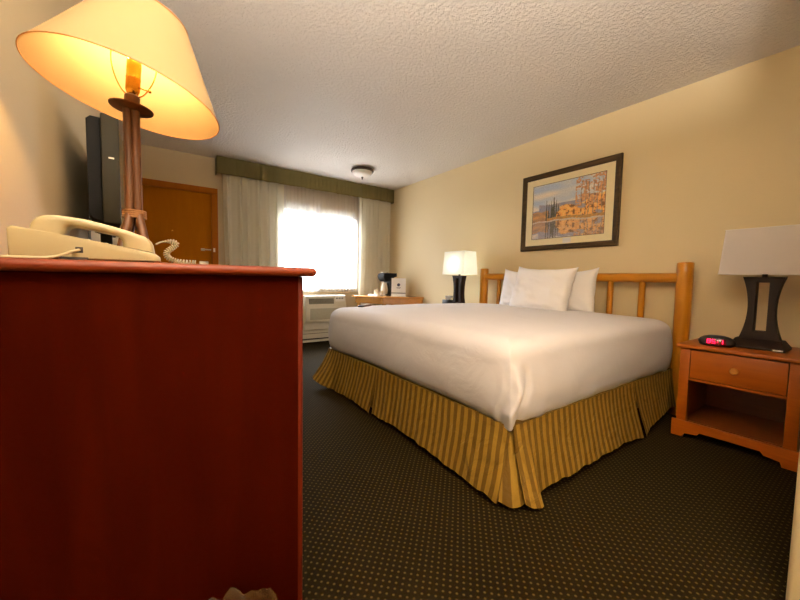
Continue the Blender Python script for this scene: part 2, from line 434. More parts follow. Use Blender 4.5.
bm = bmesh.new(); box(bm, ax0+.035, ax1-.035, ay-.006, ay+.004, az0+.02, az0+.220, .004); fp = obj('front_panel', bm, M['cream'], ac)
bm = bmesh.new(); box(bm, ax0+.06, ax1-.06, ay-.009, ay-.004, az0+.04, az0+.205, .003)
obj('filter_grille', bm, M['creamdark'], fp)
bm = bmesh.new(); box(bm, ax0+.01, ax1-.01, 4.87, 4.995, .19, .305, .003); obj('wall_sleeve', bm, M['cream'], ac)
ht = thing('baseboard_heater', 'long cream baseboard heater on the floor under the air conditioner', 'heater', (2.0, 4.99, 0))
bm = bmesh.new(); prism(bm, [(4.995, .186), (4.93, .186), (4.905, .165), (4.905, .142), (4.925, .142), (4.925, .128), (4.995, .128)], 'x', .72, 3.2); obj('top_cover', bm, M['cream'], ht)
obj('heating_fins', B(.74, 3.18, 4.945, 4.99, .03, .13), M['darkslot'], ht)
obj('front_cover', B(.72, 3.2, 4.905, 4.913, .055, .124, bev=.002), M['cream'], ht)
obj('bottom_rail', B(.72, 3.2, 4.905, 4.995, .0, .025, bev=.002), M['cream'], ht)

# ------------------------------------------------------------------ ceiling light
cl = thing('ceiling_light', 'flush ceiling light with bronze rim and frosted glass bowl near the window', 'ceiling light', (2.27, 4.2, H))
bm = bmesh.new(); lathe(bm, [(.10, H), (.145, H-.012), (.155, H-.03), (.150, H-.042), (.135, H-.045)], (2.27, 4.2), 48); obj('rim', bm, M['bronze'], cl)
bm = bmesh.new(); lathe(bm, [(.134, H-.044), (.132, H-.06), (.115, H-.085), (.075, H-.103), (.02, H-.11)], (2.27, 4.2), 48); bw = obj('glass_bowl', bm, M['bowl'], cl)
bm = bmesh.new(); lathe(bm, [(.012, H-.108), (.016, H-.118), (.008, H-.126), (.012, H-.136), (.003, H-.145)], (2.27, 4.2), 16); obj('finial', bm, M['bronze'], cl)

# ------------------------------------------------------------------ dresser
dr = thing('dresser', 'tall dark red cherry dresser with rounded top edge in the left foreground', 'dresser', (0, 1.9, 0))
dy0, dy1, dxr, dt = .775, 3.05, .268, .966
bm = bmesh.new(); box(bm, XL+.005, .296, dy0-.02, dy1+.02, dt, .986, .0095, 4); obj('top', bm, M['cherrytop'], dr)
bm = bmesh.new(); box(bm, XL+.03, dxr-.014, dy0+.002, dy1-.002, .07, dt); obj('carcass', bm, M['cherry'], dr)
for y in (dy0, dy1-.02):
    obj('side_panel', B(XL+.02, dxr-.010, y, y+.02, 0, dt, bev=.001), M['cherry'], dr)
bm = bmesh.new(); box(bm, dxr-.012, dxr+.002, dy0, dy0+.02, 0, dt, .004); obj('corner_edge', bm, M['cherryedge'], dr, label='lighter vertical front edge')  # front edge strip in a lighter cherry than the side panels
nc, nr = 3, 4; cw = (dy1-dy0-.06)/nc; rh = (dt-.11)/nr
for i in range(nc):
    for j in range(nr):
        y = dy0+.03+i*cw; z = .09+j*rh
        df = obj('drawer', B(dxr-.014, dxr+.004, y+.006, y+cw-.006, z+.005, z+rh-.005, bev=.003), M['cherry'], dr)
        for s in (.25, .75):
            bm = bmesh.new(); lathe(bm, [(.006, 0), (.006, .01), (.014, .016), (.014, .022), (.006, .027)], n=16, mat=Matrix.Translation((dxr+.004, y+cw*s, z+rh/2)) @ Matrix.Rotation(PI/2, 4, 'Y'))
            obj('knob', bm, M['brass'], df)
obj('plinth', B(XL+.03, dxr-.03, dy0+.02, dy1-.02, 0, .075), M['cherry'], dr)

# ------------------------------------------------------------------ television
TV = thing('television', 'flat television seen edge-on from the side behind the rustic lamp on the dresser', 'television', (-.18, 2.25, .986))
bm = bmesh.new(); prism(bm, [(-.234, 1.215), (-.222, 1.195), (-.20, 1.187), (-.188, 1.187), (-.188, 1.612), (-.220, 1.612), (-.234, 1.598)], 'y', 1.93, 2.62, .004)
obj('rear_shell', bm, M['tvdark'], TV)
bm = bmesh.new(); box(bm, -.189, -.130, 1.90, 2.65, 1.175, 1.625, .006); bz = obj('bezel', bm, M['tvback'], TV)
obj('screen', B(-.1302, -.129, 1.93, 2.62, 1.21, 1.60), M['matteblack'], TV)
obj('side_slot', B(-.166, -.148, 1.8985, 1.902, 1.443, 1.449), M['steel'], bz)
bm = bmesh.new(); box(bm, -.20, -.155, 2.2, 2.35, .99, 1.19, .005); obj('stand_neck', bm, M['tvback'], TV)
bm = bmesh.new(); box(bm, -.24, -.06, 1.98, 2.5, .986, 1.0, .006); obj('stand_base', bm, M['tvdark'], TV)
TV.rotation_euler.z = math.radians(6); TV.location.x -= .037
bm = bmesh.new(); tube(bm, catmull([(-.23, 2.0, 1.20), (-.235, 1.99, 1.12), (-.225, 2.0, 1.04), (-.225, 2.02, 1.005)]), .005); obj('cable', bm, M['black'], TV)

# ------------------------------------------------------------------ rustic table lamp
LX, LY = -.052, 1.15
lp = thing('rustic_table_lamp', 'lit table lamp with tilted cream cone shade on bundled wooden poles, on the dresser', 'lamp', (LX, LY, .986))
for k, (a, rr_) in enumerate(((-PI/2-.62, .0165), (-PI/2+.62, .0165), (PI/2+.5, .0165), (PI/2-.5, .0165))):
    c_, s_ = math.cos(a), math.sin(a)
    pts = [(LX+c_*r_*1.08, LY+s_*r_*1.08, z) for r_, z in ((.052, .992), (.044, 1.02), (.028, 1.07), (.0145, 1.12), (.0125, 1.16), (.0118, 1.25), (.0118, 1.385))]
    bm = bmesh.new(); tube(bm, catmull(pts, 4), .0106, 14); obj('wooden_pole', bm, M['stick'], lp)
bm = bmesh.new()
for k in range(4):
    tube(bm, [(LX+.0232*math.cos(t*PI/12), LY+.0232*math.sin(t*PI/12), 1.112+k*.0052) for t in range(25)], .0034, 8)
obj('rope_tie', bm, M['rope'], lp)
bm = bmesh.new(); lathe(bm, [(.078, .986), (.078, .993), (.07, .997), (.03, 1.0)], (LX, LY), 40); obj('base_plate', bm, M['stick'], lp)
T = Matrix.Translation((LX, LY, 1.385)) @ Matrix.Rotation(math.radians(4), 4, 'Y')
def tl(bm, prof, n=32, **k): lathe(bm, prof, (0, 0), n, T, **k)
bm = bmesh.new(); tl(bm, [(.012, -.004), (.030, -.003), (.046, .003), (.047, .006), (.03, .0045), (.012, .004)]); obj('drip_disc', bm, M['stick'], lp)
bm = bmesh.new(); tl(bm, [(.016, .003), (.0165, .034), (.013, .038)]); obj('wooden_collar', bm, M['stick'], lp)
bm = bmesh.new(); tl(bm, [(.006, .036), (.011, .040), (.0155, .05), (.0155, .078), (.0165, .08), (.0155, .083), (.0155, .103), (.016, .105), (.0155, .122), (.013, .125)]); sk = obj('socket', bm, M['brass'], lp)
bm = bmesh.new(); tube(bm, [T @ Vector((.014, -.004, .060)), T @ Vector((.034, -.010, .057))], .0018, 8); bmesh.ops.create_uvsphere(bm, u_segments=10, v_segments=6, radius=.004, matrix=Matrix.Translation(T @ Vector((.036, -.011, .0565)))); obj('switch_knob', bm, M['brass'], sk)
bm = bmesh.new(); hp = [T @ Vector((x, 0, z)) for x, z in ((.0, .034), (.022, .045), (.042, .09), (.046, .14), (.03, .19), (0, .21), (-.03, .19), (-.046, .14), (-.042, .09), (-.022, .045), (0, .034))]
tube(bm, catmull(hp, 5), .0016, 6); obj('harp', bm, M['brass'], lp)
bm = bmesh.new(); tl(bm, [(.012, .124), (.014, .135), (.022, .155), (.0305, .175), (.030, .188), (.022, .205), (.006, .214)]); obj('bulb', bm, M['bulb'], lp)
# shade, axis tilted
sc_c = Vector((-.050, 1.15, 1.418)); ax = Vector((.181, .013, 1)).normalized()
q = Vector((0, 0, 1)).rotation_difference(ax).to_matrix().to_4x4()
S = Matrix.Translation(sc_c) @ q
R0, R1, HS = .2005, .088, .215
bm = bmesh.new(); lathe(bm, [(R0+(R1-R0)*t/8, HS*t/8) for t in range(9)], (0, 0), 72, S, cap0=False, cap1=False)
sh = obj('lamp_shade', bm, M['shadewarm'], lp, smooth=80)
bm = bmesh.new(); tube(bm, [S @ Vector(((R0+.0005)*math.cos(t*PI/36), (R0+.0005)*math.sin(t*PI/36), 0)) for t in range(73)], .0015, 8); obj('shade_piping', bm, M['trim'], sh)
bm = bmesh.new(); tube(bm, [S @ Vector(((R1+.0005)*math.cos(t*PI/18), (R1+.0005)*math.sin(t*PI/18), HS)) for t in range(37)], .002, 8); obj('shade_piping', bm, M['trim'], sh)
bm = bmesh.new()
for a in (0, 2*PI/3, 4*PI/3): tube(bm, [S @ Vector((0, 0, HS-.02)), S @ Vector((R1*math.cos(a), R1*math.sin(a), HS))], .0014, 6)
obj('spider_fitting', bm, M['brass'], sh)

# ------------------------------------------------------------------ telephone
ph = thing('telephone', 'beige corded desk telephone with handset resting on it, on the dresser', 'telephone', (-.1, .95, .986))
bm = bmesh.new()
prism(bm, [(-.2139, .990), (-.2148, 1.040), (-.2086, 1.0445), (-.1473, 1.0344), (-.078, 1.0215), (-.0074, 1.0073), (.0015, .9995), (.0018, .9905)], 'y', .872, 1.055, .004)
pb = obj('base', bm, M['phone'], ph)
for fx, fy in ((-.2, .885), (-.2, 1.04), (-.015, .885), (-.015, 1.04)):
    bm = bmesh.new(); lathe(bm, [(.006, .986), (.006, .991)], (fx, fy), 12); obj('rubber_foot', bm, M['hole'], pb)
bm = bmesh.new(); box(bm, -.128, -.117, .8712, .8735, 1.002, 1.013, .001); obj('jack_socket', bm, M['hole'], pb)
bm = bmesh.new(); box(bm, -.15, -.11, .871, .8735, .989, .994); obj('seam', bm, M['hole'], pb)
bm = bmesh.new()
for i in range(4):
    for j in range(3):
        x = -.135+i*.028; y = .955+j*.026; z = 1.0344-(x+.1473)*.189
        box(bm, x, x+.018, y, y+.017, z-.004, z+.002, .001)
obj('keypad', bm, M['creamdark'], ph)
outer = [(-.1905, 1.040), (-.1885, 1.0515), (-.1835, 1.060), (-.1765, 1.066), (-.164, 1.0695), (-.1514, 1.070), (-.1146, 1.0669), (-.0745, 1.0575), (-.045, 1.049), (-.022, 1.0405), (-.0135, 1.034), (-.0095, 1.024), (-.0075, 1.0085)]
inner = [(-.060, 1.0190), (-.0612, 1.0300), (-.064, 1.0360), (-.0713, 1.0405), (-.10, 1.0462), (-.1253, 1.0508), (-.133, 1.0512), (-.1382, 1.048), (-.1431, 1.0335)]
bm = bmesh.new()
ya, yb = .876, .925
no, ni = len(outer), len(inner)
# handset as a strip of quads between the outer and inner outline, lobes at both ends
def resamp(p, n):
    P_ = [Vector((x, 0, z)) for x, z in p]; L = [0]
    for a, b_ in zip(P_, P_[1:]): L.append(L[-1]+(b_-a).length)
    o_ = []
    for i in range(n):
        t = L[-1]*i/(n-1); k = 0
        while k < len(L)-2 and L[k+1] < t: k += 1
        f_ = (t-L[k])/(L[k+1]-L[k]); o_.append(P_[k].lerp(P_[k+1], f_))
    return o_
NS = 30; O_ = resamp(outer, NS); I_ = resamp(inner[::-1], NS)
rows = []
for i in range(NS):
    o_, n_ = O_[i], I_[i]; row = []
    for k in range(16):
        a = 2*PI*k/16; c_, s_ = math.cos(a), math.sin(a)
        sq = lambda v: math.copysign(abs(v)**.45, v)
        mid = (o_+n_)/2; half = (o_-n_)/2
        p = mid+half*sq(c_); p.y = (ya+yb)/2+(yb-ya)/2*sq(s_); row.append(p)
    rows.append(row)
rings(bm, rows, True, True, True)
obj('handset', bm, M['phone'], ph, smooth=60)
cpath = catmull([(-.006, .90, 1.028), (.004, .93, 1.036), (.020, .95, 1.040), (.032, .955, 1.036), (.024, .955, 1.026), (.014, .955, 1.016), (.016, .955, 1.004), (.030, .95, .996), (.05, .95, .9935), (.07, .96, .9935)], 30)
pts = []
for i, p in enumerate(cpath):
    a = i*2*PI/9; r_ = .0052*min(1, max(0, (i-30)/40))
    dd = (cpath[min(i+1, len(cpath)-1)]-cpath[max(i-1, 0)]).normalized(); u_ = dd.cross(Vector((0, 1, 0))).normalized(); w2 = Vector((0, 1, 0))
    pts.append(p+u_*r_*math.cos(a)+w2*r_*math.sin(a))
bm = bmesh.new(); tube(bm, pts, .0016, 6); obj('coiled_cord', bm, M['phone'], ph)
bm = bmesh.new(); tube(bm, catmull([(-.1225, .872, 1.0075), (-.132, .862, 1.003), (-.142, .85, .9965), (-.158, .838, .9905), (-.185, .83, .989), (-.23, .825, .989), (-.30, .83, .989)]), .0026, 8)
obj('line_cord', bm, M['phone'], ph)

# ------------------------------------------------------------------ waste bin
wb = thing('waste_bin', 'dark waste bin with crumpled clear plastic liner on the floor against the dresser', 'waste bin', (.078, .62, 0))
bm = bmesh.new(); lathe(bm, [(.088, 0), (.09, .004), (.108, .282), (.113, .287), (.106, .287), (.086, .01)], (.078, .62), 40, cap0=True, cap1=True); obj('bin_body', bm, M['black'], wb)
bm = bmesh.new(); rows = []
for k, (r_, z) in enumerate(((.098, .20), (.104, .29), (.108, .317), (.114, .325), (.1165, .317), (.1165, .29), (.117, .26), (.118, .245))):
    row = []
    for i in range(90):
        a = 2*PI*i/90; nn = noise.noise(Vector((math.cos(a)*6, math.sin(a)*6, k*.35)))
        rr2 = r_+max(-.001, .004*nn); row.append(Vector((.078+rr2*math.cos(a), .62+rr2*math.sin(a), z+(.022*nn if 1 < k < 5 else 0))))
    rows.append(row)
rings(bm, rows, True); obj('plastic_liner', bm, M['liner'], wb, smooth=80)

# ------------------------------------------------------------------ bed
BX0, BX1, BY0, BY1 = 1.2, 3.09, .895, 2.83
bed = thing('bed', 'king bed base with honey pine log headboard and gold striped skirt', 'bed', (2.1, 1.85, 0))
hb = thing('headboard', None, None, (3.14, 1.83, 0)); hb.parent = bed; hb.location = Vector((3.14, 1.83, 0))-Vector((2.1, 1.85, 0))
def logcyl(p0, p1, r, seed, dome=True, n=20):
    p0, p1 = Vector(p0), Vector(p1); L = (p1-p0).length; k = 14; bm = bmesh.new()
    pts = []; rs = []
    for i in range(k+1):
        t = i/k; pts.append(p0.lerp(p1, t)); rs.append(r*(1+.035*noise.noise(Vector((t*3, seed, 0)))))
    if dome:
        d_ = (p1-p0).normalized(); pts += [p1+d_*r*.12, p1+d_*r*.18]; rs += [r*.9, r*.55]
    tube(bm, pts, rs, n); return bm
PX = 3.145
obj('post', logcyl((PX, .878, 0), (PX, .878, 1.118), .050, 1), M['pine'], hb)
obj('post', logcyl((PX, 2.775, 0), (PX, 2.775, 1.098), .048, 2), M['pine'], hb)
obj('top_rail', logcyl((PX, .89, 1.011), (PX, 2.77, 1.011), .037, 3, False), M['pinerail'], hb)
obj('lower_rail', logcyl((PX, .89, .42), (PX, 2.77, .42), .036, 4, False), M['pinerail'], hb)
for i in range(7):
    y = 1.145+i*(2.555-1.145)/6
    obj('spindle', logcyl((PX, y, .43), (PX, y, 1.0), .024, 5+i, False, 14), M['pine'], hb)
obj('box_spring', B(BX0+.03, BX1-.02, BY0+.03, BY1-.03, .15, .344, bev=.015), M['boxspring'], bed)
bm = bmesh.new()
for a in ((BX0+.06, BX1-.02, BY0+.05, BY0+.09), (BX0+.06, BX1-.02, BY1-.09, BY1-.05), (BX0+.3, BX0+.34, BY0+.05, BY1-.05), (2.6, 2.64, BY0+.05, BY1-.05)): box(bm, a[0], a[1], a[2], a[3], .12, .15)
obj('steel_frame', bm, M['steelframe'], bed)
for x in (BX0+.32, 2.62):
    for y in (BY0+.12, 1.85, BY1-.12):
        bm = bmesh.new(); lathe(bm, [(.02, 0), (.02, .12)], (x, y), 12); obj('leg', bm, M['steelframe'], bed)
obj('mattress', B(BX0+.06, BX1-.05, BY0+.07, BY1-.07, .35, .66, bev=.05), M['pillow'], bed)

# duvet
def duvet():
    a, b_ = (BX1-BX0)/2, (BY1-BY0)/2; cx, cy = (BX0+BX1)/2, (BY0+BY1)/2
    rt = .105; ic = .045                      # roll radius over the edge, corner radius of the inner outline
    ia, ib = a-rt, b_-rt
    per = []                                 # inner outline with normals
    def seg(p, q, n, k):
        for i in range(k): t = i/k; per.append(((p[0]+(q[0]-p[0])*t, p[1]+(q[1]-p[1])*t), n))
    def arc(c, a0, k):
        for i in range(k):
            an = a0+PI/2*i/k; n = (math.cos(an), math.sin(an)); per.append(((c[0]+ic*n[0], c[1]+ic*n[1]), n))
    ne = 110
    seg((ia, -ib+ic), (ia, ib-ic), (1, 0), ne); arc((ia-ic, ib-ic), 0, 36)
    seg((ia-ic, ib), (-ia+ic, ib), (0, 1), ne); arc((-ia+ic, ib-ic), PI/2, 36)
    seg((-ia, ib-ic), (-ia, -ib+ic), (-1, 0), ne); arc((-ia+ic, -ib+ic), PI, 60)
    seg((-ia+ic, -ib), (ia-ic, -ib), (0, -1), ne); arc((ia-ic, -ib+ic), 1.5*PI, 36)
    ZB = .345
    def crown(x, y):
        u, v = x/a, y/b_
        c = max(0, 1-u*u)*max(0, 1-v*v)
        return .700+.042*c**.6 + .004*noise.noise(Vector((x*3, y*3, 1)))
    G = [1+(1/max(abs(n[0]), abs(n[1]))-1)*.8 for p, n in per]
    bm = bmesh.new(); rows = []
    for k in range(1, 25):
        t = k/24; rows.append([Vector((cx+p[0]*t, cy+p[1]*t, crown(p[0]*t, p[1]*t))) for p, n in per])
    for k in range(1, 9):
        th = PI/2*k/8
        rows.append([Vector((cx+p[0]+n[0]*rt*math.sin(th)*g_, cy+p[1]+n[1]*rt*math.sin(th)*g_, crown(*p)-.92*rt*(1-math.cos(th)))) for (p, n), g_ in zip(per, G)])
    ztop = .700-.92*rt
    for k in range(1, 21):
        t = k/20; row = []
        for (p, n), g_ in zip(per, G):
            X, Y = cx+p[0]+n[0]*rt*g_, cy+p[1]+n[1]*rt*g_; z0 = crown(*p)-.92*rt
            s = p[0]*n[1]-p[1]*n[0]
            bulge = .016*math.sin(PI*min(1, t*1.05))+.004*noise.noise(Vector((X*4, Y*4, t*2)))
            tuck = -.012*max(0, (t-.86)/.14)**1.5
            zb = ZB+.010*noise.noise(Vector((X*2.2, Y*2.2, 7)))
            if n[0] < -.9: zb += .022*max(0, 1-(p[1]/ib)**2)
            # hospital corner fold on the near side, just behind the foot corner
            if n[0] < .2 and n[1] < -.1:
                an = math.degrees(math.atan2(n[1], n[0])) % 360-225
                if Y > BY0+.3: an = -99
                wv = 5*math.sin(t*5)+3*noise.noise(Vector((t*6, 3, 1)))
                kk = min(1, t*2.0+.15)
                bulge += .046*math.exp(-((an-6-wv)/7)**2)*kk - .022*math.exp(-((an-24-wv)/7)**2)*kk + .008*math.exp(-((an+14-wv)/6)**2)*kk
                zb -= .014*math.exp(-((an-2)/22)**2)
                if n[1] < -.95: bulge += .010*math.exp(-((X-BX0-.23)/.05)**2)*t+.008*math.exp(-((X-2.95)/.05)**2)*t
            bulge += .006*math.sin(X*23+t*2)*max(0, -n[1])*t*.5
            o_ = bulge+tuck
            row.append(Vector((X+n[0]*o_, Y+n[1]*o_, z0+(zb-z0)*t)))
        rows.append(row)
    rows.append([Vector((cx+p[0]+n[0]*(rt-.12), cy+p[1]+n[1]*(rt-.12), ZB+.006)) for p, n in per])
    vr = rings(bm, rows, True)
    c = bm.verts.new((cx, cy, crown(0, 0)))
    r0 = vr[0]
    for i in range(len(r0)): bm.faces.new((c, r0[i], r0[(i+1) % len(r0)]))
    return bm
o = obj('duvet', duvet(), M['sheet'], smooth=75)
tag(o, 'thick white duvet tucked smoothly over the king mattress', 'duvet')

# bed skirt: panels with a flared hem and opened corner pleats
def ribbon(top, bot, ztop, zbot, seed, n=10):
    """top/bot: plan polylines with equal counts, uv x = arc length"""
    bm = bmesh.new(); uvl = bm.loops.layers.uv.new('UVMap')
    L = [0]
    for a_, b2 in zip(top, top[1:]): L.append(L[-1]+(Vector(b2)-Vector(a_)).length)
    vr = []
    for k in range(n+1):
        t = k/n; row = []
        for i, (p, q_) in enumerate(zip(top, bot)):
            e = t**1.3
            x, y = p[0]+(q_[0]-p[0])*e, p[1]+(q_[1]-p[1])*e
            z = ztop+(zbot[i]-ztop)*t
            w1 = (noise.noise(Vector((x*6, y*6, seed)))*.014+noise.noise(Vector((x*16, y*16, seed+2*t)))*.008)*t+noise.noise(Vector((x*30, y*30, seed+3*t)))*.003
            row.append(bm.verts.new((x+w1, y+w1, z)))
        vr.append(row)
    for k in range(n):
        for i in range(len(top)-1):
            f = bm.faces.new((vr[k][i], vr[k][i+1], vr[k+1][i+1], vr[k+1][i]))
            for lp_, (ii, kk) in zip(f.loops, ((i, k), (i+1, k), (i+1, k+1), (i, k+1))): lp_[uvl].uv = (L[ii], kk/n)
    return bm
def line(p, q_, n): return [(p[0]+(q_[0]-p[0])*i/n, p[1]+(q_[1]-p[1])*i/n) for i in range(n+1)]
SZ = .346
def hem(n, base, sag, seed): return [base+sag*math.sin(PI*i/n)+.006*noise.noise(Vector((i*.25, seed, 0))) for i in range(n+1)]
xs0, ys0, ys1 = BX0+.010, BY0-.002, BY1-.012
def resample(ctrl, n):
    P_ = [Vector(c) for c in ctrl]; L = [0]
    for a_, b2 in zip(P_, P_[1:]): L.append(L[-1]+(b2-a_).length)
    o_ = []
    for i in range(n+1):
        t = L[-1]*i/n; k = 0
        while k < len(L)-2 and L[k+1] < t: k += 1
        o_.append(P_[k].lerp(P_[k+1], (t-L[k])/max(1e-9, L[k+1]-L[k])))
    return o_
def panel(name, top, bot, seed, label=None, n=60):
    """top: plan points; bot: hem points with heights"""
    tp = [(p.x, p.y) for p in resample([(*p, 0) for p in top], n)]
    bt = resample([p for p in catmull(bot, 5)] if len(bot) > 2 else bot, n)
    zb = [p.z+.007*noise.noise(Vector((i*.22, seed, 0))) for i, p in enumerate(bt)]
    return obj(name, ribbon(tp, [(p.x, p.y) for p in bt], SZ, zb, seed, 12), M['skirt'], bed, smooth=80, label=label)
obj('skirt_deck', B(xs0+.004, 3.07, ys0+.004, ys1-.004, .3455, .3475), M['skirt'], bed)
panel('bed_skirt', [(xs0, 1.99), (xs0, ys0)], [(xs0-.035, 2.0, .035), (xs0-.035, 1.6, .048), (xs0-.05, 1.2, .035), (1.125, .885, .045)], 1, n=90)
panel('skirt_panel', [(xs0, ys1), (xs0, 1.985)], [(1.10, 2.91, .082), (1.10, 2.80, .055), (xs0-.045, 2.60, .03), (xs0-.04, 2.3, .045), (xs0-.045, 2.03, .028)], 2)
panel('skirt_panel', [(xs0+.02, 2.05), (xs0+.02, 1.93)], [(xs0+.0, 2.08, .06), (xs0, 1.93, .06)], 3, 'recessed pleat panel', 10)
panel('skirt_panel', [(xs0+.014, ys0), (2.41, ys0)], [(1.228, .822, .045), (1.262, .792, .026), (1.305, .785, .030), (1.345, .822, .05), (1.6, .828, .05), (1.95, .822, .052), (2.2, .832, .045), (2.42, .822, .02)], 4, n=90)
panel('skirt_panel', [(2.415, ys0), (3.07, ys0)], [(2.45, .815, .02), (2.56, .835, .045), (2.85, .845, .085), (3.05, .85, .085)], 5, n=40)
panel('skirt_panel', [(2.36, ys0+.02), (2.5, ys0+.02)], [(2.36, ys0+.0, .06), (2.5, ys0+.0, .06)], 6, 'recessed pleat panel', 10)
panel('skirt_panel', [(xs0+.008, ys0+.05), (xs0+.018, ys0+.015), (xs0+.05, ys0+.010)], [(1.150, .895, .035), (1.185, .845, .022), (1.25, .835, .035)], 7, 'recessed corner pleat panel', 14)
panel('skirt_panel', [(3.07, ys1), (xs0, ys1)], [(3.05, ys1+.03, .05), (2.0, ys1+.05, .04), (1.10, 2.91, .082)], 8)

# ------------------------------------------------------------------ pillows
def pillow(w, h, t, seed):
    bm = bmesh.new(); n = 26
    for s in (1, -1):
        vs = []
        for i in range(n+1):
            row = []
            for j in range(n+1):
                u, v = -1+2*i/n, -1+2*j/n
                e = (max(0, (1-u**4))*max(0, (1-v**4)))**.55
                pinch = 1-.15*(1-abs(u)**2.5)*abs(v)**3
                pinch2 = 1-.08*(1-abs(v)**2.5)*abs(u)**3
                wr = .012*noise.noise(Vector((u*2.5+v*1.6, v*2.5-u*1.2, seed)))+.016*noise.noise(Vector(((u+v)*5, (u-v)*1.6, seed+4)))
                row.append(bm.verts.new((w/2*u*pinch2, s*(t/2*e+wr*e), h/2*v*pinch)))
            vs.append(row)
        for i in range(n):
            for j in range(n): bm.faces.new((vs[i][j], vs[i+1][j], vs[i+1][j+1], vs[i][j+1]))
    bmesh.ops.remove_doubles(bm, verts=bm.verts, dist=.0006)
    return bm
def place_pillow(w, h, t, seed, loc, tilt, yaw, roll, label):
    bm = pillow(w, h, t, seed)
    Mx = Matrix.Translation(loc) @ Matrix.Rotation(yaw, 4, 'Z') @ Matrix.Rotation(tilt, 4, 'X') @ Matrix.Rotation(roll, 4, 'Y')
    bm.transform(Mx); o = obj('pillow', bm, M['pillow'], smooth=80)
    tag(o, label, 'pillow', 'white pillows against the headboard'); return o
# local x -> world -y (yaw -90): width runs along the headboard, tilt leans it back
place_pillow(.585, .45, .17, 1, (2.775, 1.795, .885), -.30, -PI/2, .03, 'plump white pillow leaning in front of the two others')
place_pillow(.50, .42, .13, 2, (2.985, 2.14, .875), -.16, -PI/2, .05, 'white pillow behind the front one, on the side toward the lit lamp')
place_pillow(.49, .42, .14, 3, (2.985, 1.655, .878), -.16, -PI/2, -.04, 'white pillow behind the front one, on the side toward the alarm clock')

# remote
rm = thing('remote_control', 'small dark remote control lying on the far foot corner of the duvet', 'remote', (1.47, 2.70, .70))
bm = bmesh.new(); box(bm, -.085, .085, -.023, .023, .0, .020, .006, 3)
RT = Matrix.Translation((1.49, 2.68, .711)) @ Matrix.Rotation(.55, 4, 'Z') @ Matrix.Rotation(-.04, 4, 'Y'); bm.transform(RT); obj('remote_body', bm, M['pink'], rm)
bm = bmesh.new(); box(bm, -.088, -.05, -.0235, .0235, -.0005, .0206, .006, 3); bm.transform(RT); obj('sensor_end', bm, M['black'], rm)
bm = bmesh.new()
for i in range(5):
    for j in range(3): box(bm, -.04+i*.022, -.028+i*.022, -.016+j*.012, -.008+j*.012, .019, .022)
bm.transform(RT); obj('buttons', bm, M['white'], rm)

# ------------------------------------------------------------------ nightstands
def nightstand(y0, y1, label):
    fx, bx = 2.71, 3.225
    t = thing('nightstand', label, 'nightstand', (2.97, (y0+y1)/2, 0), 'nightstands beside the bed')
    obj('top', B(2.69, bx, y0-.005, y1+.01, .567, .590, bev=.006, seg=3), M['oak'], t)
    for y in (y0+.01, y1-.06): obj('front_stile', B(fx, fx+.035, y, y+.05, .10, .567, bev=.003), M['oak'], t)
    for y in (y0+.012, y1-.034): obj('side_panel', B(fx+.035, bx-.005, y, y+.022, .03, .567, bev=.001), M['oak'], t)
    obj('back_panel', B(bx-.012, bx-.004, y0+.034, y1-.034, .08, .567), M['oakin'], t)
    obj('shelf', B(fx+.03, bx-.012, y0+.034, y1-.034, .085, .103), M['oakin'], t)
    obj('cross_rail', B(fx+.004, fx+.03, y0+.06, y1-.06, .366, .380), M['oak'], t)
    dw = obj('drawer', B(fx-.002, fx+.018, y0+.063, y1-.063, .384, .560, bev=.003), M['oak'], t)
    yc = (y0+y1)/2
    bm = bmesh.new(); lathe(bm, [(.008, 0), (.008, .008), (.018, .016), (.02, .022), (.015, .029), (.004, .031)], n=24, mat=Matrix.Translation((fx-.002, yc, .472)) @ Matrix.Rotation(-PI/2, 4, 'Y'))
    obj('knob', bm, M['oakknob'], dw, label='paler turned wooden knob')
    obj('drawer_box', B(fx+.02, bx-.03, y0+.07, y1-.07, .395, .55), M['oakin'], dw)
    a, c = y0-.003, y1+.009
    pl = [(c, 0), (c, .104), (a, .104), (a, 0), (a+.06, 0), (a+.066, .028), (a+.13, .034), (a+.142, .055), (c-.142, .055), (c-.13, .034), (c-.066, .028), (c-.06, 0)]
    bm = bmesh.new(); prism(bm, pl, 'x', fx-.012, fx+.008, .002); obj('scalloped_plinth', bm, M['oak'], t)
    return t
ns1 = nightstand(.228, .762, 'orange oak nightstand with one drawer, holding the red alarm clock and unlit lamp')
ns2 = copy_tree(ns1); ns2.location.y += 3.14-.495
ns2['label'] = 'oak nightstand on the far side of the bed, under the lit lamp'

